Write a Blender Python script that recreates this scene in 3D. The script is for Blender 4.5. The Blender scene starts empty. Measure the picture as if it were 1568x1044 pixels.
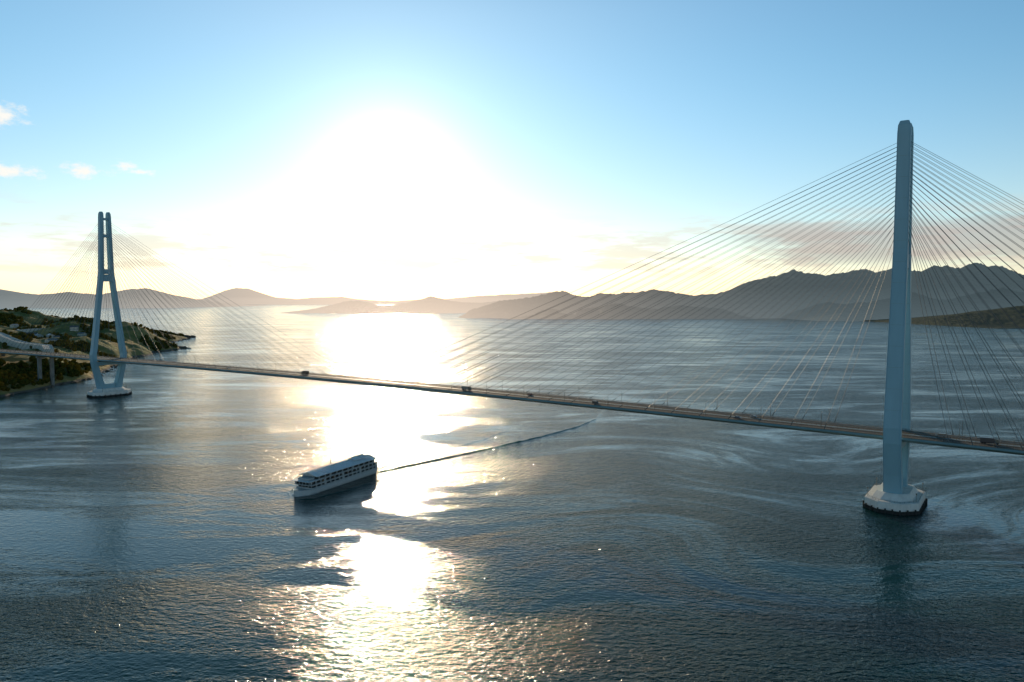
import bpy, bmesh, math, random
import numpy as np
from mathutils import Vector, Matrix, noise
random.seed(7); np.random.seed(7)
scene=bpy.context.scene
SUN_EL=9.4; SUN_AZ=-9.1
se,sa=math.radians(SUN_EL),math.radians(SUN_AZ)
SUNV=Vector((math.sin(sa)*math.cos(se),math.cos(sa)*math.cos(se),math.sin(se)))

# ---------------------------------------------------------------- helpers
class NT:
    def __init__(s,tree): s.t=tree; s.n=tree.nodes; s.l=tree.links
    def node(s,typ,ins=None,**kw):
        nd=s.n.new(typ)
        for k,v in kw.items(): setattr(nd,k,v)
        if ins:
            for k,v in ins.items(): s.set(nd.inputs[k],v)
        return nd
    def set(s,sock,v):
        if isinstance(v,bpy.types.NodeSocket): s.l.new(v,sock)
        else: sock.default_value=v
    def m(s,op,a,b=None,c=None,clamp=False):
        nd=s.n.new('ShaderNodeMath'); nd.operation=op; nd.use_clamp=clamp
        s.set(nd.inputs[0],a)
        if b is not None: s.set(nd.inputs[1],b)
        if c is not None: s.set(nd.inputs[2],c)
        return nd.outputs[0]
    def mixc(s,f,a,b,blend='MIX'):
        nd=s.n.new('ShaderNodeMix'); nd.data_type='RGBA'; nd.blend_type=blend
        s.set(nd.inputs[0],f); s.set(nd.inputs[6],a); s.set(nd.inputs[7],b)
        return nd.outputs[2]
    def noise(s,vec,scale,detail=3,rough=.5,dist=0,dim='3D'):
        nd=s.n.new('ShaderNodeTexNoise'); nd.noise_dimensions=dim
        s.set(nd.inputs['Vector'],vec); nd.inputs['Scale'].default_value=scale
        nd.inputs['Detail'].default_value=detail; nd.inputs['Roughness'].default_value=rough
        nd.inputs['Distortion'].default_value=dist
        return nd.outputs[0]
    def ss(s,x,a,b,lo=0.,hi=1.):
        nd=s.n.new('ShaderNodeMapRange'); nd.interpolation_type='SMOOTHSTEP'
        s.set(nd.inputs[0],x); nd.inputs[1].default_value=a; nd.inputs[2].default_value=b
        nd.inputs[3].default_value=lo; nd.inputs[4].default_value=hi
        return nd.outputs[0]
    def mapping(s,vec,scale=(1,1,1),rot=(0,0,0),loc=(0,0,0)):
        nd=s.n.new('ShaderNodeMapping'); s.set(nd.inputs[0],vec)
        nd.inputs['Scale'].default_value=scale; nd.inputs['Rotation'].default_value=rot; nd.inputs['Location'].default_value=loc
        return nd.outputs[0]

def c4(c): return (c[0],c[1],c[2],1.)
def newmat(name):
    m=bpy.data.materials.new(name); m.use_nodes=True
    for n in list(m.node_tree.nodes): m.node_tree.nodes.remove(n)
    N=NT(m.node_tree); out=N.node('ShaderNodeOutputMaterial')
    return m,N,out
def paint(name,col,rough=.5,metal=0,var=.15,scale=.3,stretch=(1,1,1),col2=None,bump=0):
    m,N,out=newmat(name)
    pos=N.node('ShaderNodeNewGeometry').outputs['Position']
    f=N.noise(N.mapping(pos,scale=stretch),scale,5,.6)
    f=N.ss(f,.3,.7)
    c2=col2 if col2 else tuple(x*(1-var*2) for x in col)
    c=N.mixc(f,c4(col),c4(c2))
    b=N.node('ShaderNodeBsdfPrincipled',{'Base Color':c,'Roughness':rough,'Metallic':metal})
    if bump:
        bn=N.node('ShaderNodeBump',{'Height':N.noise(pos,scale*6,3),'Distance':bump})
        N.l.new(bn.outputs[0],b.inputs['Normal'])
    N.l.new(b.outputs[0],out.inputs[0])
    return m

class MB:
    def __init__(s): s.v=[]; s.f=[]; s.mi=[]
    def add(s,vs,fs,mi=0):
        o=len(s.v); s.v+= [tuple(v) for v in vs]
        s.f+=[tuple(i+o for i in f) for f in fs]; s.mi+=[mi]*len(fs)
    def box(s,x0,x1,y0,y1,z0,z1,mi=0,T=None):
        vs=[(x0,y0,z0),(x1,y0,z0),(x1,y1,z0),(x0,y1,z0),(x0,y0,z1),(x1,y0,z1),(x1,y1,z1),(x0,y1,z1)]
        if T: vs=[T(*v) for v in vs]
        s.add(vs,[(0,3,2,1),(4,5,6,7),(0,1,5,4),(1,2,6,5),(2,3,7,6),(3,0,4,7)],mi)
    def loft(s,rings,mi=0,cap=True,closed=True):
        n=len(rings[0]); vs=[p for r in rings for p in r]; fs=[]
        for i in range(len(rings)-1):
            for j in range(n if closed else n-1):
                k=(j+1)%n
                fs.append((i*n+j,i*n+k,(i+1)*n+k,(i+1)*n+j))
        if cap:
            fs.append(tuple(reversed(range(n)))); fs.append(tuple(range((len(rings)-1)*n,len(rings)*n)))
        s.add(vs,fs,mi)
    def tube(s,a,b,r,n=5,mi=0,r2=None):
        a=Vector(a);b=Vector(b); r2=r if r2 is None else r2
        d=(b-a).normalized(); u=d.orthogonal().normalized(); w=d.cross(u)
        R=[]
        for p,rr in((a,r),(b,r2)):
            R.append([tuple(p+(u*math.cos(2*math.pi*i/n)+w*math.sin(2*math.pi*i/n))*rr) for i in range(n)])
        s.loft(R,mi)
    def obj(s,name,mats,parent=None,smooth=False,recalc=True):
        me=bpy.data.meshes.new(name); me.from_pydata(s.v,[],s.f)
        for m in mats: me.materials.append(m)
        me.polygons.foreach_set('material_index',s.mi)
        if smooth: me.polygons.foreach_set('use_smooth',[True]*len(s.f))
        me.update()
        if recalc:
            bm=bmesh.new(); bm.from_mesh(me); bmesh.ops.recalc_face_normals(bm,faces=bm.faces); bm.to_mesh(me); bm.free()
        o=bpy.data.objects.new(name,me); scene.collection.objects.link(o)
        if parent: o.parent=parent
        return o
def empty(name):
    o=bpy.data.objects.new(name,None); scene.collection.objects.link(o); return o

# ---------------------------------------------------------------- world / sky
w=bpy.data.worlds.new("World"); scene.world=w; w.use_nodes=True
for n in list(w.node_tree.nodes): w.node_tree.nodes.remove(n)
try:
    w.cycles.sampling_method='MANUAL'; w.cycles.sample_map_resolution=512
except Exception as e: print(e)
N=NT(w.node_tree)
out=N.node('ShaderNodeOutputWorld'); bg=N.node('ShaderNodeBackground'); N.l.new(bg.outputs[0],out.inputs[0])
sky=N.node('ShaderNodeTexSky'); sky.sky_type='NISHITA'; sky.sun_disc=False
sky.sun_elevation=se; sky.sun_rotation=(sa)%(2*math.pi)
sky.air_density=1.0; sky.dust_density=.10; sky.ozone_density=4.0; sky.altitude=0
d=N.node('ShaderNodeTexCoord').outputs['Generated']
sep=N.node('ShaderNodeSeparateXYZ',{0:d}); dx,dy,dz=sep.outputs
az=N.m('MULTIPLY',N.m('ARCTAN2',dx,dy),180/math.pi)
el=N.m('MULTIPLY',N.m('ARCSINE',dz),180/math.pi)
dt=N.node('ShaderNodeVectorMath',operation='DOT_PRODUCT'); N.l.new(d,dt.inputs[0]); dt.inputs[1].default_value=SUNV
omc=N.m('MAXIMUM',N.m('SUBTRACT',1.0,dt.outputs['Value']),0.)
th=N.m('MULTIPLY',N.m('SQRT',N.m('MULTIPLY',omc,2.)),180/math.pi)
h1=N.m('MULTIPLY',N.m('EXPONENT',N.m('MULTIPLY',th,-1/2.5)),12.)
h2=N.m('MULTIPLY',N.m('EXPONENT',N.m('MULTIPLY',omc,-1/.045)),.70)
h4=N.m('MULTIPLY',N.m('EXPONENT',N.m('MULTIPLY',omc,-1/.20)),.95)
h3=N.m('MULTIPLY',N.m('EXPONENT',N.m('MULTIPLY',N.m('ABSOLUTE',el),-1/8.)),1.8)
def vscale(col,f):
    nd=N.node('ShaderNodeVectorMath',operation='SCALE'); nd.inputs[0].default_value=col; N.l.new(f,nd.inputs['Scale']); return nd.outputs[0]
def vadd(a,b): return N.node('ShaderNodeVectorMath',{0:a,1:b},operation='ADD').outputs[0]
hc=vadd(vscale((1.,.96,.88),h1),vscale((1.,.80,.56),h2))
hc=vadd(hc,vscale((1.,.83,.66),h3))
hc=vadd(hc,vscale((1.,1.,.93),h4))
tint=N.mixc(N.ss(el,0,18),(1.22,1.02,.90,1),(.86,1.14,1.03,1))
skt=N.mixc(1.0,sky.outputs[0],tint,'MULTIPLY')
skyc=vadd(skt,hc)
upper=N.mixc(N.ss(el,20,34),(1,1,1,1),(.17,.33,.33,1))
skyc=N.mixc(1.0,skyc,upper,'MULTIPLY')
# clouds (by compass bearing and elevation)
ae=N.node('ShaderNodeCombineXYZ',{0:az,1:el,2:0.}).outputs[0]
n1=N.noise(N.mapping(ae,scale=(.16,.9,1)),1.,5,.6)
band=N.m('MULTIPLY',N.ss(el,1.2,2.6),N.ss(el,7.5,4.0))
low=N.m('MULTIPLY',N.ss(N.m('ADD',n1,N.m('MULTIPLY',band,.08)),.52,.66),band)
nr=N.noise(N.mapping(ae,scale=(.12,.55,1),loc=(3.3,1.7,0)),1.,5,.6)
bandr=N.m('MULTIPLY',N.m('MULTIPLY',N.ss(el,1.8,3.2),N.ss(el,6.4,4.4)),N.ss(az,9,24))
dark=N.m('MULTIPLY',N.ss(N.m('ADD',nr,N.m('MULTIPLY',bandr,.32)),.52,.74),bandr)
puffs=None
n2=N.noise(N.mapping(ae,scale=(.9,1.5,1)),1.,6,.62)
for (a0,e0,ra,re) in [(-33.9,11.5,1.6,.8),(-33.3,8.0,1.7,.6),(-29.6,8.4,1.5,.5),(-27.1,8.9,.9,.45),(-26,8.6,1.0,.25),(-22.,4.6,1.6,.3),(-15.5,5.6,2.0,.28)]:
    q=N.m('SQRT',N.m('ADD',N.m('POWER',N.m('ABSOLUTE',N.m('DIVIDE',N.m('SUBTRACT',az,a0),ra)),2.),N.m('POWER',N.m('ABSOLUTE',N.m('DIVIDE',N.m('SUBTRACT',el,e0),re)),2.)))
    k=N.m('SUBTRACT',1.25,q)
    puffs=k if puffs is None else N.m('MAXIMUM',puffs,k)
pf=N.ss(N.m('ADD',puffs,N.m('MULTIPLY',N.m('SUBTRACT',n2,.5),3.2)),.15,1.3)
c=N.mixc(N.m('MULTIPLY',low,.5),skyc,(5.0,3.9,3.2,1))
c=N.mixc(N.m('MULTIPLY',dark,.65),c,(3.1,2.7,2.6,1))
c=N.mixc(N.m('MULTIPLY',pf,.9),c,(7.0,6.6,6.0,1))
N.l.new(c,bg.inputs[0]); bg.inputs[1].default_value=.15

# sun lamp
L=bpy.data.lights.new('sun','SUN'); L.energy=3.4; L.angle=math.radians(.53); L.color=(1,.78,.52)
lo=bpy.data.objects.new('sun',L); scene.collection.objects.link(lo)
lo.rotation_euler=(-SUNV).to_track_quat('-Z','Y').to_euler(); lo.location=(0,0,900)

# ---------------------------------------------------------------- camera
cam=bpy.data.cameras.new('camera'); co=bpy.data.objects.new('camera',cam); scene.collection.objects.link(co)
cam.sensor_width=36; cam.lens=26.4; cam.clip_start=1; cam.clip_end=200000
co.location=(0,0,120); co.rotation_euler=(math.radians(90-3.11),0,0)
scene.camera=co
scene.view_settings.view_transform='Standard'

# ---------------------------------------------------------------- water
def water_mat(name='sea_water'):
    m,N,out=newmat(name)
    pos=N.node('ShaderNodeNewGeometry').outputs['Position']
    # tidal eddies: the surface pattern is wound up gently around each eddy centre
    pw=pos
    for (cx,cy,rad,turn) in [(95,355,70,1.6),(290,390,80,-1.4),(150,560,110,1.2)]:
        ds_=N.node('ShaderNodeVectorMath',operation='DISTANCE'); N.l.new(pos,ds_.inputs[0]); ds_.inputs[1].default_value=(cx,cy,0)
        rr=N.m('POWER',N.m('DIVIDE',ds_.outputs['Value'],rad),2.)
        ang=N.m('MULTIPLY',N.m('EXPONENT',N.m('MULTIPLY',rr,-1.)),turn)
        vr=N.node('ShaderNodeVectorRotate',rotation_type='Z_AXIS'); N.l.new(pw,vr.inputs['Vector']); vr.inputs['Center'].default_value=(cx,cy,0); N.l.new(ang,vr.inputs['Angle'])
        pw=vr.outputs[0]
    s1=N.noise(N.mapping(pw,scale=(.0060,.024,1),rot=(0,0,.2)),1.,6,.72,1.2)
    s0=N.noise(N.mapping(pos,scale=(.0035,.0075,1),rot=(0,0,-.25),loc=(2.3,.7,0)),1.,2,.5,.6)
    slick=N.ss(N.m('ADD',N.m('MULTIPLY',s1,.62),N.m('MULTIPLY',s0,.38)),.40,.60)
    wa=N.noise(N.mapping(pos,scale=(.30,.46,1),rot=(0,0,.3)),1.,3,.6)
    wb=N.noise(N.mapping(pos,scale=(.07,.13,1),rot=(0,0,-.15)),1.,1,.5)
    H=N.m('ADD',N.m('MULTIPLY',N.m('SUBTRACT',wa,.5),1.25),N.m('MULTIPLY',N.m('SUBTRACT',wb,.5),.6))
    amp=N.m('ADD',.17,N.m('MULTIPLY',slick,1.05))
    H=N.m('MULTIPLY',H,amp)
    bn=N.node('ShaderNodeBump',{'Height':H,'Distance':1.0,'Strength':1.0})
    rough=N.m('ADD',.05,N.m('MULTIPLY',slick,.05))
    colr=N.mixc(slick,(.001,.046,.040,1),(.001,.032,.029,1))
    b=N.node('ShaderNodeBsdfPrincipled',{'Base Color':colr,'Roughness':rough,'IOR':1.333,'Normal':bn.outputs[0]})
    N.l.new(b.outputs[0],out.inputs[0])
    return m
WATER=water_mat()
mb=MB(); S=90000
mb.add([(-S,-3000,0),(S,-3000,0),(S,S,0),(-S,S,0)],[(0,1,2,3)])
mb.obj('sea_water',[WATER])

# ---------------------------------------------------------------- distant hills
def hill_mat(name,colA,colB):
    m,N,out=newmat(name)
    pos=N.node('ShaderNodeNewGeometry').outputs['Position']
    f=N.ss(N.noise(pos,.012,6,.7),.35,.65)
    c=N.mixc(f,c4(colA),c4(colB))
    b=N.node('ShaderNodeBsdfPrincipled',{'Base Color':c,'Roughness':.95,'Specular IOR Level':.1})
    bn=N.node('ShaderNodeBump',{'Height':N.noise(pos,.03,6,.75),'Distance':18.}); N.l.new(bn.outputs[0],b.inputs['Normal'])
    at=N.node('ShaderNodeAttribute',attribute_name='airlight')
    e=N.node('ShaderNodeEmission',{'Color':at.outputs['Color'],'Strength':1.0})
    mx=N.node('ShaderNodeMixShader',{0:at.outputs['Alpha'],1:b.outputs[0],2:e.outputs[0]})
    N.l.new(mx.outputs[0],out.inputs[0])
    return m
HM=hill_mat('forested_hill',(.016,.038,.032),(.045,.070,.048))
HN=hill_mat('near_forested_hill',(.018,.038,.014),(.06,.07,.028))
def airlight(x,y,z,base):  # haze glow painted per vertex, emitted by the hills, warmer toward the sun bearing
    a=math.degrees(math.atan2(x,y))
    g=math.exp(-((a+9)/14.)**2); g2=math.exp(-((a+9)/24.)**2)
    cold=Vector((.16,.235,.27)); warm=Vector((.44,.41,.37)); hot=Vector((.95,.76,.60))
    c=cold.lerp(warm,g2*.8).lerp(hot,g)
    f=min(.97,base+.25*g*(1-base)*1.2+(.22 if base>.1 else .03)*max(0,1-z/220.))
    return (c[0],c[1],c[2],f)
def ridge(name,tab,Yr,Ys,Yb,haze,seed,nx=500,ny=36,rough=.35,shore=None,mat=None):
    xs=np.array([t[0] for t in tab],float); zs=np.array([t[1] for t in tab],float)
    X=np.linspace(xs[0],xs[-1],nx); Z=np.interp(X,xs,zs)
    k=max(3,nx//90); ker=np.ones(k)/k; Zp=np.pad(Z,(k,k),mode='edge'); Z=np.convolve(Zp,ker,'same')[k:-k]
    v=[];col=[];sc=1/(Yr*.06)
    rows=list(np.linspace(0,1,ny))+[1.25,1.6,2.0]
    for r,t in enumerate(rows):
        for i in range(nx):
            x=X[i]; tt=min(t,1)
            if t<=1: y=Ys+(Yr-Ys)*t
            else: y=Yr+(Yb-Yr)*(t-1)
            if shore: y0=shore(x); y=y0+(y-Ys)*(Yr-y0)/(Yr-Ys) if t<=1 else y
            wob=noise.fractal(Vector((x*sc*1.5,seed,0)),1,2,3)*(Yr-Ys)*.25*(1-tt)
            y+=wob
            p=(t**.85 if t<=1 else max(-.1,1-(t-1)*1.1))
            n=noise.ridged_multi_fractal(Vector((x*sc,y*sc,seed)),.9,2.1,6,1.,2.)
            nn=(n-1.1)*rough
            z=Z[i]*p*(1+nn*(1-tt*.8))
            z+=noise.fractal(Vector((x*sc*6,y*sc*6,seed+3)),.8,2,4)*Z[i]*.035*min(1,tt*3)
            z+=noise.fractal(Vector((x*sc*25,y*sc*25,seed+6)),.8,2,3)*5*min(1,tt*3)
            if t==0: z=-6
            edge=min(1,min(i,nx-1-i)/(nx*.015)); z=z*edge-(1-edge)*5
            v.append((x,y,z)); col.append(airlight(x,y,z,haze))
    nr=len(rows)
    f=[(r*nx+i,r*nx+i+1,(r+1)*nx+i+1,(r+1)*nx+i) for r in range(nr-1) for i in range(nx-1)]
    me=bpy.data.meshes.new(name); me.from_pydata(v,[],f); me.materials.append(mat or HM)
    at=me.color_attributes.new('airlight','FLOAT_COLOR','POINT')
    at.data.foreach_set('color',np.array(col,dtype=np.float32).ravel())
    me.polygons.foreach_set('use_smooth',[True]*len(f)); me.update()
    o=bpy.data.objects.new(name,me); scene.collection.objects.link(o); return o
# world metres: (x, ridge height)
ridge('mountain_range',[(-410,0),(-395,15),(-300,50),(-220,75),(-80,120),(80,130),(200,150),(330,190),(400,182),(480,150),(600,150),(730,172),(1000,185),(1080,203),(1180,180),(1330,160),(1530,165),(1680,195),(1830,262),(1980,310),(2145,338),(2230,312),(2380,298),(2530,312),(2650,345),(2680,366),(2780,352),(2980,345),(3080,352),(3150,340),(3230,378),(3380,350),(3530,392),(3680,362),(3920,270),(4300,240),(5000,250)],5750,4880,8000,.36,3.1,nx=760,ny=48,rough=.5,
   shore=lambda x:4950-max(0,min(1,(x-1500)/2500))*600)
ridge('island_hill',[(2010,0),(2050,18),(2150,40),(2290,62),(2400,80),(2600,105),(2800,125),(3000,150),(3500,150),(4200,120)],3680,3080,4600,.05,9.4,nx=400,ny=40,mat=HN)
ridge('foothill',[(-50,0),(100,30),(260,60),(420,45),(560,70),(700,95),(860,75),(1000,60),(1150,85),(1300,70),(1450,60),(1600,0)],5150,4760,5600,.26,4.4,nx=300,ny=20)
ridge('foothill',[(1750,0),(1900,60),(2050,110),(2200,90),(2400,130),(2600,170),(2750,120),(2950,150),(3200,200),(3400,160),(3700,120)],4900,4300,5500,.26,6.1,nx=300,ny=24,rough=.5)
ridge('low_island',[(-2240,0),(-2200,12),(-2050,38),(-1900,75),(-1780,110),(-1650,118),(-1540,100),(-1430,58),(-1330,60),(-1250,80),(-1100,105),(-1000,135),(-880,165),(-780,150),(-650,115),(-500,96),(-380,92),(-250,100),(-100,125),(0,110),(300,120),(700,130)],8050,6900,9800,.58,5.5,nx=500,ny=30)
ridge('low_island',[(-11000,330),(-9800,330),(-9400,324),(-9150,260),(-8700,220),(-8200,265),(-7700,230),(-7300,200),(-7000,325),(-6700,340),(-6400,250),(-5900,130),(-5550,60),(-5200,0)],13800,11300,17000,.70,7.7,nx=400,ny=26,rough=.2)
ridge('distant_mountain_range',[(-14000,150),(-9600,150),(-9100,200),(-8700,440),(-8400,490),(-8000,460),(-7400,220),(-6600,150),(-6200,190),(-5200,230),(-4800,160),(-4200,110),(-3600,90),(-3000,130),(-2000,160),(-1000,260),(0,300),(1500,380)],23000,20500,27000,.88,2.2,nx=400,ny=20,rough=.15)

# ---------------------------------------------------------------- bridge
PAINT=paint('tower_paint',(.32,.54,.64),.45,var=.06,scale=.06,stretch=(1,1,.3))
STEEL=paint('girder_paint',(.30,.42,.42),.5,var=.1,scale=.1)
CONC=paint('pier_concrete',(.88,.87,.83),.85,var=.08,scale=.35,stretch=(1,1,.35),bump=.05)
PIERC=paint('weathered_concrete',(.30,.30,.28),.85,var=.2,scale=.35,stretch=(1,1,.35))
FEND=paint('tidal_concrete',(.03,.035,.035),.7,var=.3,scale=.6)
ASPH=paint('asphalt',(.05,.042,.036),.9,var=.15,scale=.25)
WALK=paint('walkway_concrete',(.15,.125,.10),.85,var=.15,scale=.4)
RAIL=paint('railing_steel',(.22,.19,.15),.5,metal=.2,var=.1)
CABLE=paint('cable_sheath',(.09,.11,.12),.5,var=.1)
LINE=paint('road_marking',(.75,.75,.72),.6,var=.05)
R0=Vector((226,437,0)); DL=Vector((-.8226,.5685,0)); TV=Vector((.5685,.8226,0))
def P(s,w_,z): 
    v=R0+DL*s+TV*w_; return (v.x,v.y,z)
def zd(s): return 42+.01661*s-1.321e-5*s*s+max(0,s-893)*.006
SPAN=893.5; S0=-330; S1=SPAN+420
bridge=empty('cable_stayed_bridge')
def strip(mb,prof,step,mi=0,closed=True,s0=S0,s1=S1):
    n=int((s1-s0)/step); rings=[]
    for i in range(n+1):
        s=s0+(s1-s0)*i/n; z=zd(s)
        rings.append([P(s,a,z+b) for a,b in prof])
    mb.loft(rings,mi,cap=closed,closed=closed)
mb=MB()
strip(mb,[(-13.6,0),(13.6,0),(15.4,-.9),(14.8,-1.3),(10.5,-2.9),(-10.5,-2.9),(-14.8,-1.3),(-15.4,-.9)],10)
mb.obj('girder',[STEEL],bridge)
mb=MB()
for sg in(-1,1):
    a,b=sorted((sg*.9,sg*10.2)); strip(mb,[(b,.01),(a,.01)],10,0,False)
    a,b=sorted((sg*11.0,sg*13.4)); strip(mb,[(a,.0),(a,.18),(b,.18),(b,.0)],10,1)
    for q in(1.3,9.4):
        a,b=sorted((sg*q,sg*(q+.2))); strip(mb,[(b,.016),(a,.016)],10,2,False)
s=S0
while s<S1:
    for sg in(-1,1):
        a,b=sorted((sg*5.2,sg*5.4)); z=zd(s)+.016
        mb.add([P(s,a,z),P(s+6,a,z),P(s+6,b,z),P(s,b,z)],[(0,1,2,3)],2)
    s+=14
mb.obj('roadway',[ASPH,WALK,LINE],bridge,recalc=False)
mb=MB()
for wq in(-13.45,-10.6,-.6,.6,10.6,13.45):
    for hz in((.62,.67),(1.12,1.20)):
        strip(mb,[(wq-.05,hz[0]),(wq-.05,hz[1]),(wq+.05,hz[1]),(wq+.05,hz[0])],20)
    s=S0
    while s<S1:
        p=P(s,wq,zd(s)); q=P(s,wq,zd(s)+1.2); mb.tube(p,q,.07,4); s+=3 if s<420 else 5
mb.obj('guard_rails',[RAIL],bridge)
mb=MB(); s=S0+10
while s<S1:
    for sg in(-1,1):
        z=zd(s); mb.tube(P(s,sg*10.9,z),P(s,sg*10.9,z+9),.15,6,r2=.09)
        mb.tube(P(s,sg*10.9,z+9),P(s,sg*9.0,z+9.6),.08,5)
        mb.tube(P(s,sg*9.1,z+9.62),P(s,sg*8.2,z+9.7),.17,6)
    s+=36
mb.obj('lamp_posts',[RAIL],bridge)

def tower(name,s,ztop):
    root=empty(name); root.parent=bridge
    k=ztop/226.
    deck=zd(s)
    prof=[(7,9.3,4.2,4.9),(20,12.6,3.3,4.7),(deck-3,18.4,2.75,4.55),(deck+6,19.0,2.7,4.5),(60,17.4,2.65,4.4),(100,12.6,2.55,4.1),(146*k,6.9,2.5,3.8),(152*k,6.2,2.4,3.75),(200*k,5.0,2.25,3.55),(219*k,4.6,2.15,3.5),(223.5*k,4.5,1.9,3.2),(ztop,4.4,1.2,2.3)]
    mb=MB()
    for sg in(-1,1):
        rings=[]
        for z,wc,hw,hl in prof:
            c=.75 if z<ztop-5 else .5
            g=.35
            pts=[(-hl+c,-hw),(-.8,-hw),(-.6,-hw+g),(.6,-hw+g),(.8,-hw),(hl-c,-hw),(hl-c,-hw+c),(hl,-hw+c),(hl,hw-c),(hl-c,hw-c),(hl-c,hw),(-hl+c,hw),(-hl+c,hw-c),(-hl,hw-c),(-hl,-hw+c),(-hl+c,-hw+c)]
            rings.append([P(s+a,sg*wc+b*sg,z) for a,b in pts])
        mb.loft(rings)
    def beam(z0,z1,wi,hl):
        mb.box(-hl,hl,-wi,wi,z0,z1,0,T=lambda a,b,c:P(s+a,b,c))
    beam(deck-7.5,deck-3.3,16.6,3.6)
    beam(150*k,156*k,4.2,3.0); beam(141*k,149.5*k,5.0,3.2); beam(195*k,198.5*k,3.4,2.8); beam(216*k,218.5*k,3.0,2.6)
    mb.loft([[P(s-3,-6,7.),P(s+3,-6,7.),P(s+3,6,7.),P(s-3,6,7.)],[P(s-2.6,-6.5,15),P(s+2.6,-6.5,15),P(s+2.6,6.5,15),P(s-2.6,6.5,15)]])
    mb.obj('tower_legs',[PAINT],root)
    mb=MB()
    for sg in(-1,1):
        for z in np.arange(58,210,12.):
            zz=z; wc=np.interp(zz,[p[0] for p in prof],[p[1] for p in prof]); hw=np.interp(zz,[p[0] for p in prof],[p[2] for p in prof]); hl=np.interp(zz,[p[0] for p in prof],[p[3] for p in prof])
            mb.box(-hl+.7,hl-.7,sg*wc-hw-.03,sg*wc+hw+.03,zz,zz+.12,0,T=lambda a,b,c:P(s+a,b,c))
    mb.obj('plate_joints',[STEEL],root)
    mb=MB()
    def ring(sx,wx,z,ch=8):
        pts=[(-sx,-wx+ch),(-sx+ch,-wx),(sx-ch,-wx),(sx,-wx+ch),(sx,wx-ch),(sx-ch,wx),(-sx+ch,wx),(-sx,wx-ch)]
        return [P(s+a,b,z) for a,b in pts]
    mb.loft([ring(14.6,24.6,-3),ring(14.6,24.6,1.8)],1)
    mb.loft([ring(14,24,1.5),ring(14,24,5.8),ring(13.6,23.6,6.2)],0)
    mb.loft([ring(10.5,19,6.1,5),ring(8.5,16,9.6,5)],0)
    for i in range(26):
        a=i/26*2*math.pi
        sx,wx=15.0*math.cos(a),25.0*math.sin(a)
        m_=max(abs(sx)/15,abs(wx)/25,(abs(sx)+abs(wx))/(31.5)); sx/=m_;wx/=m_
        mb.box(sx-.4,sx+.4,wx-.4,wx+.4,-3,2.8,1,T=lambda a_,b_,c_:P(s+a_,b_,c_))
    mb.obj('footing',[CONC,FEND],root)
    mb=MB()
    r=ring(13.4,23.4,7.2)
    for i in range(8):
        a,b=Vector(r[i]),Vector(r[(i+1)%8]); mb.tube(a,b,.06,4)
        n=max(1,int((b-a).length/2.5))
        for j in range(n):
            p=a.lerp(b,j/n); mb.tube(p-Vector((0,0,1.1)),p,.05,4)
    for sx,wx in((12.5,-15),(-12.5,-15),(12.5,15),(-12.5,15)):
        mb.tube(P(s+sx,wx,6),P(s+sx,wx,10.5),.12,6); mb.tube(P(s+sx,wx,10.5),P(s+sx,wx,11.3),.35,8)
    mb.obj('footing_railing',[RAIL],root)
def stays(s,ztop,name):
    mb=MB(); k=ztop/226.
    for side in(-1,1):
        for i in range(21):
            f=(i+1)/21.
            toward = 1 if side>0 else -1
            main = (toward>0) if s<100 else (toward<0)
            L_ = 18+ (427-18)*f**1.0 if main else 16+((255 if s<100 else 300)-16)*f
            zt=(158+ (215-158)*((i+.5)/21.)**.9)*k
            for wg in(-1,1):
                wt=np.interp(zt,[146*k,152*k,200*k,219*k],[6.9,6.2,5.0,4.6])
                a=Vector(P(s+toward*3.2,wg*wt,zt)); sd=s+toward*L_; b=Vector(P(sd,wg*14.3,zd(sd)+.1))
                n=4; sag=(b-a).length*.006
                prev=a; rc=.12 if s<100 else .12
                for j in range(1,n+1):
                    t=j/n; q=a.lerp(b,t)-Vector((0,0,4*sag*t*(1-t)))
                    mb.tube(prev,q,rc,4); prev=q
                dd=(a-b).normalized(); mb.tube(b,b+dd*4,.22,6)
    mb.obj(name,[CABLE],bridge)
tower('bridge_tower',0,222); tower('bridge_tower.001',SPAN,230)
stays(0,222,'stay_cables'); stays(SPAN,230,'stay_cables.001')
mb=MB()
for s in(SPAN+170,SPAN+325,SPAN+400,-285,-325):
    z=zd(s)-2.95
    for wg in(-1,1):
        mb.box(-2.2,2.2,wg*8-2,wg*8+2,-4,z-2.5,0,T=lambda a,b,c,s=s:P(s+a,b,c))
    mb.box(-2.4,2.4,-11.5,11.5,z-2.5,z,0,T=lambda a,b,c,s=s:P(s+a,b,c))
mb.obj('approach_piers',[PIERC],bridge)

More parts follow.
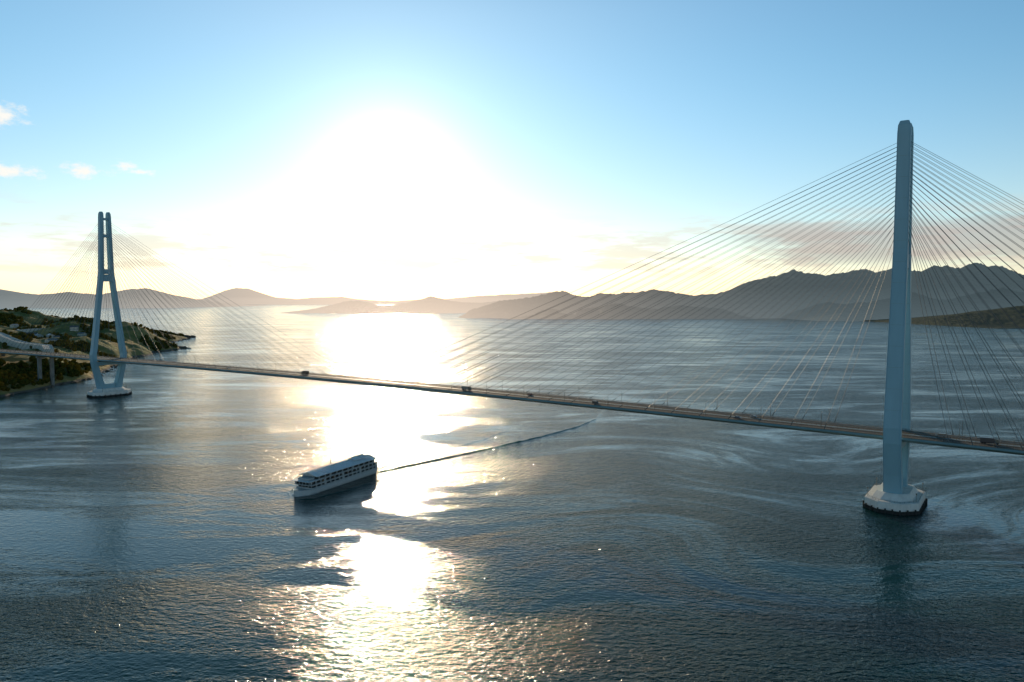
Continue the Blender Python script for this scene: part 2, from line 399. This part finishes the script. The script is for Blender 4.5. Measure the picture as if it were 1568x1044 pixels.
# ---------------------------------------------------------------- vehicles
GLASS=paint('window_glass',(.02,.025,.03),.1,var=.05)
TYRE=paint('tyre_rubber',(.02,.02,.02),.9,var=.05)
def vehicle(name,s,wl,kind,col,face):
    m=paint(name+'_paint',col,.3,var=.03)
    mb=MB()
    T=lambda a,b,c:P(s+a*face,wl+b,zd(s)+.03+c)
    if kind=='car':
        Lh,Wd=2.2,.85
        lower=[(-Lh,.35),(-Lh,.85),(-Lh+.15,.95),(1.0,.98),(Lh-.1,.8),(Lh,.4),(Lh-.1,.3)]
        cab=[(-1.7,.95),(-1.3,1.42),(.5,1.45),(1.15,.98)]
    elif kind=='van':
        Lh,Wd=2.5,.95
        lower=[(-Lh,.35),(-Lh,1.1),(1.8,1.1),(Lh-.05,.95),(Lh,.4)]
        cab=[(-Lh+.02,1.1),(-Lh+.12,2.0),(1.1,2.0),(1.85,1.1)]
    if kind in('car','van'):
        mb.loft([[T(a,-Wd,c) for a,c in lower],[T(a,Wd,c) for a,c in lower]],0)
        mb.loft([[T(a,-Wd+.03,c) for a,c in cab[:1]]+[T(a,-Wd+.12,c) for a,c in cab[1:3]]+[T(a,-Wd+.03,c) for a,c in cab[3:]],[T(a,Wd-.03,c) for a,c in cab[:1]]+[T(a,Wd-.12,c) for a,c in cab[1:3]]+[T(a,Wd-.03,c) for a,c in cab[3:]]],1)
        mb.box(cab[1][0]+.05,cab[2][0]-.05,-Wd+.14,Wd-.14,cab[1][1]+.0,cab[1][1]+.08,0,T)
        wh=(-Lh+.8,Lh-.8); r=.33
    else:
        Wd=1.15; Lh=4.5
        mb.box(-4.5,2.3,-1.2,1.2,.9,3.5,0,T)
        mb.loft([[T(a,-1.1,c) for a,c in((2.5,.5),(2.5,2.9),(3.9,2.9),(4.5,1.7),(4.5,.5))],[T(a,1.1,c) for a,c in((2.5,.5),(2.5,2.9),(3.9,2.9),(4.5,1.7),(4.5,.5))]],2)
        mb.box(-4.4,4.3,-.5,.5,.5,.88,3,T)
        wh=(-3.4,-2.2,3.4); r=.5
    for a in wh:
        for b in(-Wd+.1,Wd-.1):
            mb.tube(T(a,b-.12,r),T(a,b+.12,r),r,10,3)
    mb.obj(name,[m,GLASS,RAIL,TYRE])
vehicle('delivery_truck',525,3.2,'truck',(.10,.08,.07),1)
vehicle('delivery_truck.001',318,-3.2,'truck',(.25,.25,.24),-1)
vehicle('van',196,-7,'van',(.06,.06,.07),-1)
vehicle('car',85,3.4,'car',(.5,.5,.52),1)
vehicle('car.001',92,-7,'car',(.08,.1,.15),-1)
vehicle('delivery_truck.002',-46,-3.3,'truck',(.06,.06,.07),-1)
vehicle('van.001',-22,3.3,'van',(.3,.31,.32),1)
vehicle('car.002',260,3.4,'car',(.3,.05,.04),1)
vehicle('car.003',640,-3.4,'car',(.6,.6,.6),-1)

# ---------------------------------------------------------------- ship
SHULL=paint('ship_hull_paint',(.58,.61,.62),.35,var=.06)
SWALL=paint('ship_wall_panel',(.52,.54,.54),.45,var=.08)
SROOF=paint('ship_roof_metal',(.76,.82,.86),.4,var=.06,scale=.4)
SWOOD=paint('ship_timber',(.22,.15,.09),.6,var=.2)
SWIN=paint('ship_window',(.015,.02,.024),.12,var=.05)
ship=empty('passenger_ship')
bow=Vector((-133,453,0)); stern=Vector((-99,521,0)); fw=(bow-stern); SL=fw.length; fw.normalize(); sd=Vector((-fw.y,fw.x,0)); mid=(bow+stern)/2
def TS(a,b,c):
    v=mid+fw*a+sd*b; return (v.x,v.y,c)
h=SL/2
mb=MB(); rings=[]
for a,wb,zb,zt in [(-h,5.6,1.2,3.0),(-h+1.5,6.2,-1.5,3.0),(-h+8,6.7,-1.5,3.0),(0,6.8,-1.5,3.0),(h-14,6.8,-1.5,3.0),(h-8,5.9,-1.5,3.2),(h-3.5,3.6,-1.2,3.5),(h-.8,1.2,-.5,3.8),(h,.35,1.2,3.9)]:
    rings.append([TS(a,-wb,zt),TS(a,-wb*.97,(zb+zt)/2),TS(a,-wb*.8,zb),TS(a,wb*.8,zb),TS(a,wb*.97,(zb+zt)/2),TS(a,wb,zt)])
mb.loft(rings,0)
for sg in(-1,1): mb.box(-h+2,h-14,sg*6.85-.12,sg*6.85+.12,1.9,2.2,0,T=TS)
mb.obj('hull',[SHULL],ship)
mb=MB()
def storey(a0,a1,z0,z1,hw,step,sill=.7):
    mb.box(a0+.6,a1-.6,-hw+.9,hw-.9,z0,z1,2,T=TS)
    mb.box(a0,a1,-hw,hw,z1-.38,z1,0,T=TS)
    mb.box(a0,a1,-hw,hw,z0,z0+sill,0,T=TS)
    a=a0+.05; i=0
    while a<a1-.4:
        wd=.5 if i%4 else 1.7
        for sg in(-1,1): mb.box(a,min(a+wd,a1-.05),sg*(hw-.5)-.42,sg*(hw-.5)+.42,z0+sill,z1-.38,0,T=TS)
        a+=step; i+=1
    b=-hw+1.6
    while b<hw-1:
        for aa in(a0+.08,a1-.38): mb.box(aa,aa+.3,b,b+.25,z0+sill,z1-.38,0,T=TS)
        b+=2.6
storey(-h+1.0,h-9,3.02,5.6,6.6,4.4,.9)
storey(-h+1.6,h-7,5.61,8.2,6.75,4.4,.4)
storey(-h+4,h-13,8.21,10.6,6.5,5.6,.3)
mb.box(h-13.4,h-5.2,-6.9,6.9,8.22,8.5,1,T=TS)
mb.box(h-14.5,h-8,-4.2,4.2,8.6,9.8,0,T=TS)
for a in(-20,-6,8,18):
    for sg in(-1,1): mb.box(a,a+1.9,sg*6.3-.1,sg*6.3+.1,6.02,7.8,3,T=TS)
mb.obj('superstructure',[SWALL,SROOF,SWIN,SWOOD],ship)
mb=MB()
def gable(a0,a1,hw,ze,zr):
    th=.25
    for sg in(-1,1):
        mb.loft([[TS(a0,sg*hw,ze),TS(a0,0,zr),TS(a0,0,zr+th),TS(a0,sg*hw,ze+th)],[TS(a1,sg*hw,ze),TS(a1,0,zr),TS(a1,0,zr+th),TS(a1,sg*hw,ze+th)]],0)
    for aa in(a0+.9,a1-.9):
        mb.add([TS(aa,-hw+.5,ze+.02),TS(aa,hw-.5,ze+.02),TS(aa,0,zr-.1)],[(0,1,2)],1)
gable(-h+3,h-12,7.4,10.4,12.5)
gable(-h+9,-h+22,3.6,12.3,13.9)
mb.box(-h+9.6,-h+21.4,-3.1,3.1,11.4,12.5,1,T=TS)
for i in range(18):
    a=-h+4+i*3.2
    if a<h-12.5:
        for sg in(-1,1): mb.tube(TS(a,sg*7.4,10.7),TS(a,0,12.8),.07,4,0)
mb.tube(TS(4,0,12.4),TS(4,0,17.4),.14,6,1); mb.tube(TS(4,-1.4,16.),TS(4,1.4,16.),.08,4,1); mb.tube(TS(3.4,0,14.6),TS(4.8,0,14.6),.3,6,1)
mb.tube(TS(-h+7,2,11.4),TS(-h+7,2,16.9),.12,6,1); mb.tube(TS(-h+7,-2,11.4),TS(-h+7,-2,15.2),.35,8,1)
mb.tube(TS(h-6,0,8.4),TS(h-6,0,11.9),.08,5,1); mb.tube(TS(h-2,0,3.8),TS(h-2,0,6),.06,5,1)
mb.obj('roof',[SROOF,SWALL],ship)
mb=MB()
for (z0,a0,a1,hw) in((5.65,-h+1.6,h-7,6.75),(8.25,-h+1,h-5,6.8)):
    for sg in(-1,1):
        mb.tube(TS(a0,sg*hw,z0+1.05),TS(a1,sg*hw,z0+1.05),.05,4)
for sg in(-1,1): mb.tube(TS(h-9,sg*6.2,4.3),TS(h-.5,sg*.6,4.9),.05,4)
mb.obj('railings',[RAIL],ship)

# wake: raised crests trailing the ship
def wake_line(mb,pts,hgt,wid,seed):
    rings=[]
    fine=[]
    for i in range(len(pts)-1):
        a,b=Vector(pts[i]),Vector(pts[i+1]); n=max(2,int((b-a).length/2))
        for j in range(n): fine.append(a.lerp(b,j/n))
    fine.append(Vector(pts[-1])); L_=len(fine)
    for i,p in enumerate(fine):
        t=(fine[min(i+1,L_-1)]-fine[max(i-1,0)]).normalized(); nn=Vector((-t.y,t.x,0))
        f=i/L_; e=min(1,.4+f*20)*(1-f)**.4*(.75+.6*noise.noise(Vector((i*.25,seed,0))))
        off=nn*noise.noise(Vector((i*.08,seed+5,0)))*1.2; p=p+off
        hh=hgt*max(e,.05)
        rings.append([tuple(p+nn*wid*q+Vector((0,0,-.05+hh*g))) for q,g in((-1,0),(-.6,.25),(-.25,.85),(0,1),(.25,.7),(.6,.2),(1,0))])
    mb.loft(rings,0,cap=False,closed=False)
mb=MB()
A=[(-94,518,0),(-62,553,0),(-20,600,0),(25,655,0),(60,705,0),(84,752,0),(104,830,0)]
B=[(-100,526,0),(-78,555,0),(-50,600,0),(-22,650,0),(2,700,0),(22,760,0)]
wake_line(mb,A,1.1,1.5,1.); wake_line(mb,B,.3,1.2,2.)
wake_line(mb,[(-129,447,0),(-121,448,0),(-104,470,0),(-86,501,0),(-62,536,0)],.5,1.2,3.)
wake_line(mb,[(-137,456,0),(-141,466,0),(-134,493,0),(-121,522,0),(-107,552,0)],.4,1.2,4.)
mb.obj('boat_wake',[WATER],smooth=True)
FOAM,N,out=newmat('foam')
pos=N.node('ShaderNodeNewGeometry').outputs['Position']
f=N.ss(N.noise(pos,.9,5,.7),.42,.6)
b=N.node('ShaderNodeBsdfPrincipled',{'Base Color':(.8,.82,.82,1),'Roughness':.8}); t=N.node('ShaderNodeBsdfTransparent')
mx=N.node('ShaderNodeMixShader',{0:f,1:t.outputs[0],2:b.outputs[0]}); N.l.new(mx.outputs[0],out.inputs[0])
mb=MB()
def fstrip(pts,wd):
    R=[]
    for i,p in enumerate(pts):
        a=Vector(pts[max(i-1,0)]);b_=Vector(pts[min(i+1,len(pts)-1)]); t=(b_-a).normalized(); nn=Vector((-t.y,t.x,0)); ww=wd*(1-abs(2*i/(len(pts)-1)-1)*.7)
        R.append([tuple(Vector(p)+nn*ww+Vector((0,0,.12))),tuple(Vector(p)-nn*ww+Vector((0,0,.12)))])
    mb.loft(R,0,cap=False,closed=False)
fstrip([TS(h+.5,0,0),TS(h-1,-2.0,0),TS(h-4,-4.6,0),TS(h-9,-6.6,0),TS(h-15,-7.4,0),TS(h-28,-7.8,0)],.9)
fstrip([TS(h+.5,.2,0),TS(h-1,2.2,0),TS(h-4,4.6,0),TS(h-9,6.6,0),TS(h-15,7.4,0)],.9)
fstrip([TS(-h+1,0,0),TS(-h-6,0,0),TS(-h-14,-.5,0),TS(-h-26,-2,0)],3.0)
mb.obj('sea_foam',[FOAM])

# ---------------------------------------------------------------- near island (left)
coast=[(-760,640),(-690,800),(-637,929),(-643,1045),(-648,1150),(-680,1219),(-735,1400),(-800,1600),(-825,1750),(-815,1850),(-860,1900),(-975,1960),(-990,2085),(-985,2250),(-1035,2400),(-1080,2440),(-1300,2480),(-1700,2700),(-2600,3000),(-3500,2600),(-3500,640)]
CP=np.array(coast,float)
ctrl=np.array([(-720,1150,27),(-700,1050,24),(-730,950,26),(-800,1300,38),(-900,1500,46),(-1000,1800,54),(-1163,1900,66),(-1363,2000,84),(-963,2050,30),(-760,1000,36),(-1100,1200,48),(-850,1120,36),(-1100,2350,16),(-1500,2500,55),(-830,1700,32),(-1600,1500,66),(-2200,2000,95),(-900,700,45)],float)
def sdist(px,py):
    A=CP; B=np.roll(CP,-1,axis=0)
    d=np.full(px.shape,1e9); ins=np.zeros(px.shape,bool)
    for a,b in zip(A,B):
        ab=b-a; t=np.clip(((px-a[0])*ab[0]+(py-a[1])*ab[1])/(ab@ab),0,1)
        d=np.minimum(d,np.hypot(px-a[0]-t*ab[0],py-a[1]-t*ab[1]))
        c=((a[1]>py)!=(b[1]>py))&(px<(b[0]-a[0])*(py-a[1])/((b[1]-a[1])+1e-9)+a[0]); ins^=c
    return np.where(ins,d,-d)
def terr(px,py):
    px=np.asarray(px,float);py=np.asarray(py,float)
    n1=np.array([noise.fractal(Vector((x*.008,y*.008,1.5)),.9,2,5) for x,y in zip(px.ravel(),py.ravel())]).reshape(px.shape)
    sdv=sdist(px,py)+n1*18
    W=0;Z=0
    for cx,cy,cz in ctrl:
        wgt=1/((px-cx)**2+(py-cy)**2+900)**1.5; W=W+wgt; Z=Z+wgt*cz
    H=Z/W
    t=np.clip(sdv/80,0,1); t=t**.75
    z=H*t*(1+.28*n1)
    return np.where(sdv>0,z+.4,np.maximum(-8,sdv*.35))
gx=np.linspace(-2600,-600,330); gy=np.linspace(640,2750,330)
GX,GY=np.meshgrid(gx,gy); GZ=terr(GX,GY)
vs=np.stack([GX.ravel(),GY.ravel(),GZ.ravel()],1); n=330
fs=[(r*n+i,r*n+i+1,(r+1)*n+i+1,(r+1)*n+i) for r in range(n-1) for i in range(n-1)]
GM,N,out=newmat('island_ground')
pos=N.node('ShaderNodeNewGeometry').outputs['Position']; zz=N.node('ShaderNodeSeparateXYZ',{0:pos}).outputs[2]
c=N.mixc(N.ss(N.noise(pos,.012,4,.6),.4,.6),(.15,.18,.045,1),(.46,.32,.11,1))
c=N.mixc(N.ss(N.noise(pos,.05,5,.6),.55,.7),c,(.50,.39,.20,1))
c=N.mixc(N.ss(zz,3.2,1.2),c,(.14,.12,.10,1))
b=N.node('ShaderNodeBsdfPrincipled',{'Base Color':c,'Roughness':.95})
bn=N.node('ShaderNodeBump',{'Height':N.noise(pos,.3,5,.7),'Distance':2.}); N.l.new(bn.outputs[0],b.inputs['Normal'])
N.l.new(b.outputs[0],out.inputs[0])
me=bpy.data.meshes.new('island_terrain'); me.from_pydata(vs.tolist(),[],fs); me.materials.append(GM); me.polygons.foreach_set('use_smooth',[True]*len(fs)); me.update()
o=bpy.data.objects.new('island_terrain',me); scene.collection.objects.link(o)
def tz(x,y): return float(terr(np.array([x]),np.array([y]))[0])
rp=[(-1250,1600),(-1120,1540),(-1000,1450),(-920,1370),(-840,1300),(-770,1240),(-735,1190)]
rp2=[(-900,1900),(-1000,1830),(-1060,1740),(-1090,1640),(-1200,1560)]
hs=[(-960,1560),(-1010,1600),(-1050,1640),(-900,1480),(-1120,1700),(-980,1680),(-860,1400),(-940,1640),(-1090,1590),(-1180,1780),(-870,1560)]
# forest: one mesh of crowns
bm=bmesh.new(); bmesh.ops.create_icosphere(bm,subdivisions=2,radius=1); 
base=np.array([v.co[:] for v in bm.verts]); bf=np.array([[v.index for v in f.verts] for f in bm.faces]); bm.free()
temps=[]
for k in range(10):
    q=base.copy()
    r=np.array([1+.55*noise.noise(Vector(p*1.9)+Vector((k*7,0,0)))+.35*noise.noise(Vector(p*4.5)+Vector((0,k*5,0))) for p in base])
    q=q*r[:,None]; q[:,2]*=.9; temps.append(q)
M=15000
px=np.random.uniform(-2000,-620,M*4); py=np.random.uniform(700,2500,M*4)
den=np.array([noise.fractal(Vector((x*.009,y*.009,8.)),.8,2,4) for x,y in zip(px,py)])
keepv=(px>-.78*py-60)&(sdist(px,py)>4)&(den>np.where(py<1250,-.5,.06))
for pl in (rp,rp2):
    for a,b_ in zip(pl[:-1],pl[1:]):
        a=np.array(a,float); ab=np.array(b_,float)-a
        t=np.clip(((px-a[0])*ab[0]+(py-a[1])*ab[1])/(ab@ab),0,1)
        dd=np.hypot(px-a[0]-t*ab[0],py-a[1]-t*ab[1])
        keepv&=~((dd<12)|((dd<75)&(py<a[1]+t*ab[1])&(np.random.rand(len(px))<.85)))
for x,y in hs: keepv&=~((np.abs(px-x)<26)&(py>y-70)&(py<y+14))
px,py=px[keepv][:M],py[keepv][:M]; pz=terr(px,py)
ds=((px-R0.x)*DL.x+(py-R0.y)*DL.y); dw=np.abs((px-R0.x)*TV.x+(py-R0.y)*TV.y)
kk=~((dw<20)&(ds>900)&(pz>26))&(pz>1.0); px,py,pz=px[kk],py[kk],pz[kk]
print('trees',len(px))
V=[];F=[];off=0
nb=len(base)
for i in range(len(px)):
    r=random.uniform(1.8,4.4); hh=random.uniform(.9,1.4); a=random.uniform(0,6.28); ca,sa_=math.cos(a),math.sin(a)
    q=temps[i%10]; x=(q[:,0]*ca-q[:,1]*sa_)*r+px[i]; y=(q[:,0]*sa_+q[:,1]*ca)*r+py[i]; z=q[:,2]*r*hh+pz[i]+r*hh*.75
    V.append(np.stack([x,y,z],1)); F.append(bf+off); off+=nb
V=np.concatenate(V);F=np.concatenate(F)
FM,N,out=newmat('foliage')
pos=N.node('ShaderNodeNewGeometry').outputs['Position']
c=N.mixc(N.ss(N.noise(pos,.10,3,.6),.35,.65),(.08,.13,.03,1),(.26,.21,.05,1))
c=N.mixc(N.ss(N.noise(pos,.9,3,.7),.4,.62),c,(.04,.065,.018,1))
b=N.node('ShaderNodeBsdfDiffuse',{'Color':c}); tr=N.node('ShaderNodeBsdfTranslucent',{'Color':N.mixc(.6,c,(.5,.38,.07,1))})
bn=N.node('ShaderNodeBump',{'Height':N.noise(pos,1.6,4,.7),'Distance':1.2}); N.l.new(bn.outputs[0],b.inputs['Normal'])
mx=N.node('ShaderNodeMixShader',{0:.5,1:b.outputs[0],2:tr.outputs[0]}); N.l.new(mx.outputs[0],out.inputs[0])
me=bpy.data.meshes.new('forest'); me.vertices.add(len(V)); me.vertices.foreach_set('co',V.astype(np.float32).ravel())
me.loops.add(F.size); me.loops.foreach_set('vertex_index',F.astype(np.int32).ravel()); me.polygons.add(len(F)); me.polygons.foreach_set('loop_start',np.arange(0,F.size,3,dtype=np.int32)); me.materials.append(FM); me.update(calc_edges=True)
o=bpy.data.objects.new('forest',me); scene.collection.objects.link(o)
# shore rocks
ROCK=paint('shore_rock',(.16,.14,.11),.9,var=.3,scale=.3)
V=[];Fq=[];off=0
def rock(x,y,r,h_):
    global off
    q=temps[random.randrange(10)]*np.array([r,r*.7,h_]); V.append(q+np.array([x,y,0])); Fq.append(bf+off); off+=nb
for i in range(len(CP)-3):
    a,b_=CP[i],CP[i+1]; L_=np.hypot(*(b_-a))
    for j in range(int(L_/9)):
        t=random.random(); p=a+(b_-a)*t; rock(p[0]+random.uniform(-8,12),p[1]+random.uniform(-8,8),random.uniform(1.5,4.5),random.uniform(1,2.6))
for x,y,r,h_ in((-1060,2415,26,10),(-1038,2425,16,7),(-826,1866,20,6),(-808,1868,9,3),(-965,1985,10,4)): rock(x,y,r,h_)
V=np.concatenate(V);Fq=np.concatenate(Fq)
me=bpy.data.meshes.new('shore_rocks'); me.from_pydata(V.tolist(),[],Fq.tolist()); me.materials.append(ROCK)
o=bpy.data.objects.new('shore_rocks',me); scene.collection.objects.link(o)
# coastal road
PALE=paint('pale_concrete',(.66,.64,.58),.7,var=.1)
def road(name,rp,lift,wd):
    mb=MB(); R=[]
    for i in range(len(rp)-1):
        for j in range(6):
            R.append(Vector(rp[i]).lerp(Vector(rp[i+1]),j/6))
    zs=[tz(p.x,p.y)+lift for p in R]; zs=np.convolve(np.pad(zs,4,mode='edge'),np.ones(9)/9,'valid')
    rr=[]
    for i,p in enumerate(R):
        t=(R[min(i+1,len(R)-1)]-R[max(i-1,0)]).normalized(); nn=Vector((-t.y,t.x))
        a=p+nn*wd; b_=p-nn*wd; z=float(zs[i]); dn=lift+4
        rr.append([(a.x,a.y,z-dn),(a.x,a.y,z+1),(a.x-nn.x*.4,a.y-nn.y*.4,z+1),(a.x-nn.x*.4,a.y-nn.y*.4,z),(b_.x+nn.x*.4,b_.y+nn.y*.4,z),(b_.x+nn.x*.4,b_.y+nn.y*.4,z+1),(b_.x,b_.y,z+1),(b_.x,b_.y,z-dn)])
    mb.loft(rr,0,cap=True)
    mb.obj(name,[PALE])
road('coastal_road',rp,9,7); road('coastal_road.001',rp2,2,4)
# houses
WALLM=paint('house_wall',(.62,.58,.50),.8,var=.1); ROOFM=paint('roof_tile',(.16,.16,.17),.35,var=.2)
def house(name,x,y,lx,ly,hh,rot):
    root=empty(name); z=tz(x,y); ca,sn=math.cos(rot),math.sin(rot)
    T=lambda a,b,c:(x+a*ca-b*sn,y+a*sn+b*ca,z+c)
    mb=MB(); mb.box(-lx,lx,-ly,ly,-3,hh,0,T)
    mb.add([T(-lx,-ly,hh),T(-lx,ly,hh),T(-lx,0,hh+ly*.5)],[(0,1,2)]); mb.add([T(lx,-ly,hh),T(lx,ly,hh),T(lx,0,hh+ly*.5)],[(0,1,2)])
    mb.obj('walls',[WALLM],root)
    mb=MB()
    for sg in(-1,1): mb.loft([[T(-lx-.6,sg*(ly+.6),hh-.3),T(-lx-.6,0,hh+ly*.5),T(-lx-.6,0,hh+ly*.5+.3),T(-lx-.6,sg*(ly+.6),hh)],[T(lx+.6,sg*(ly+.6),hh-.3),T(lx+.6,0,hh+ly*.5),T(lx+.6,0,hh+ly*.5+.3),T(lx+.6,sg*(ly+.6),hh)]])
    mb.obj('roof',[ROOFM],root)
    mb=MB(); a=-lx+1
    while a<lx-1.2:
        for sg in(-1,1): mb.box(a,a+1.3,sg*(ly+.02)-.04,sg*(ly+.02)+.04,1,2.3,0,T)
        a+=2.6
    mb.obj('windows',[GLASS],root)
for i,(x,y) in enumerate(hs): house('house' if i==0 else 'house.%03d'%i,x,y,random.uniform(6,12),random.uniform(4,6),random.uniform(4,7),random.uniform(0,3))
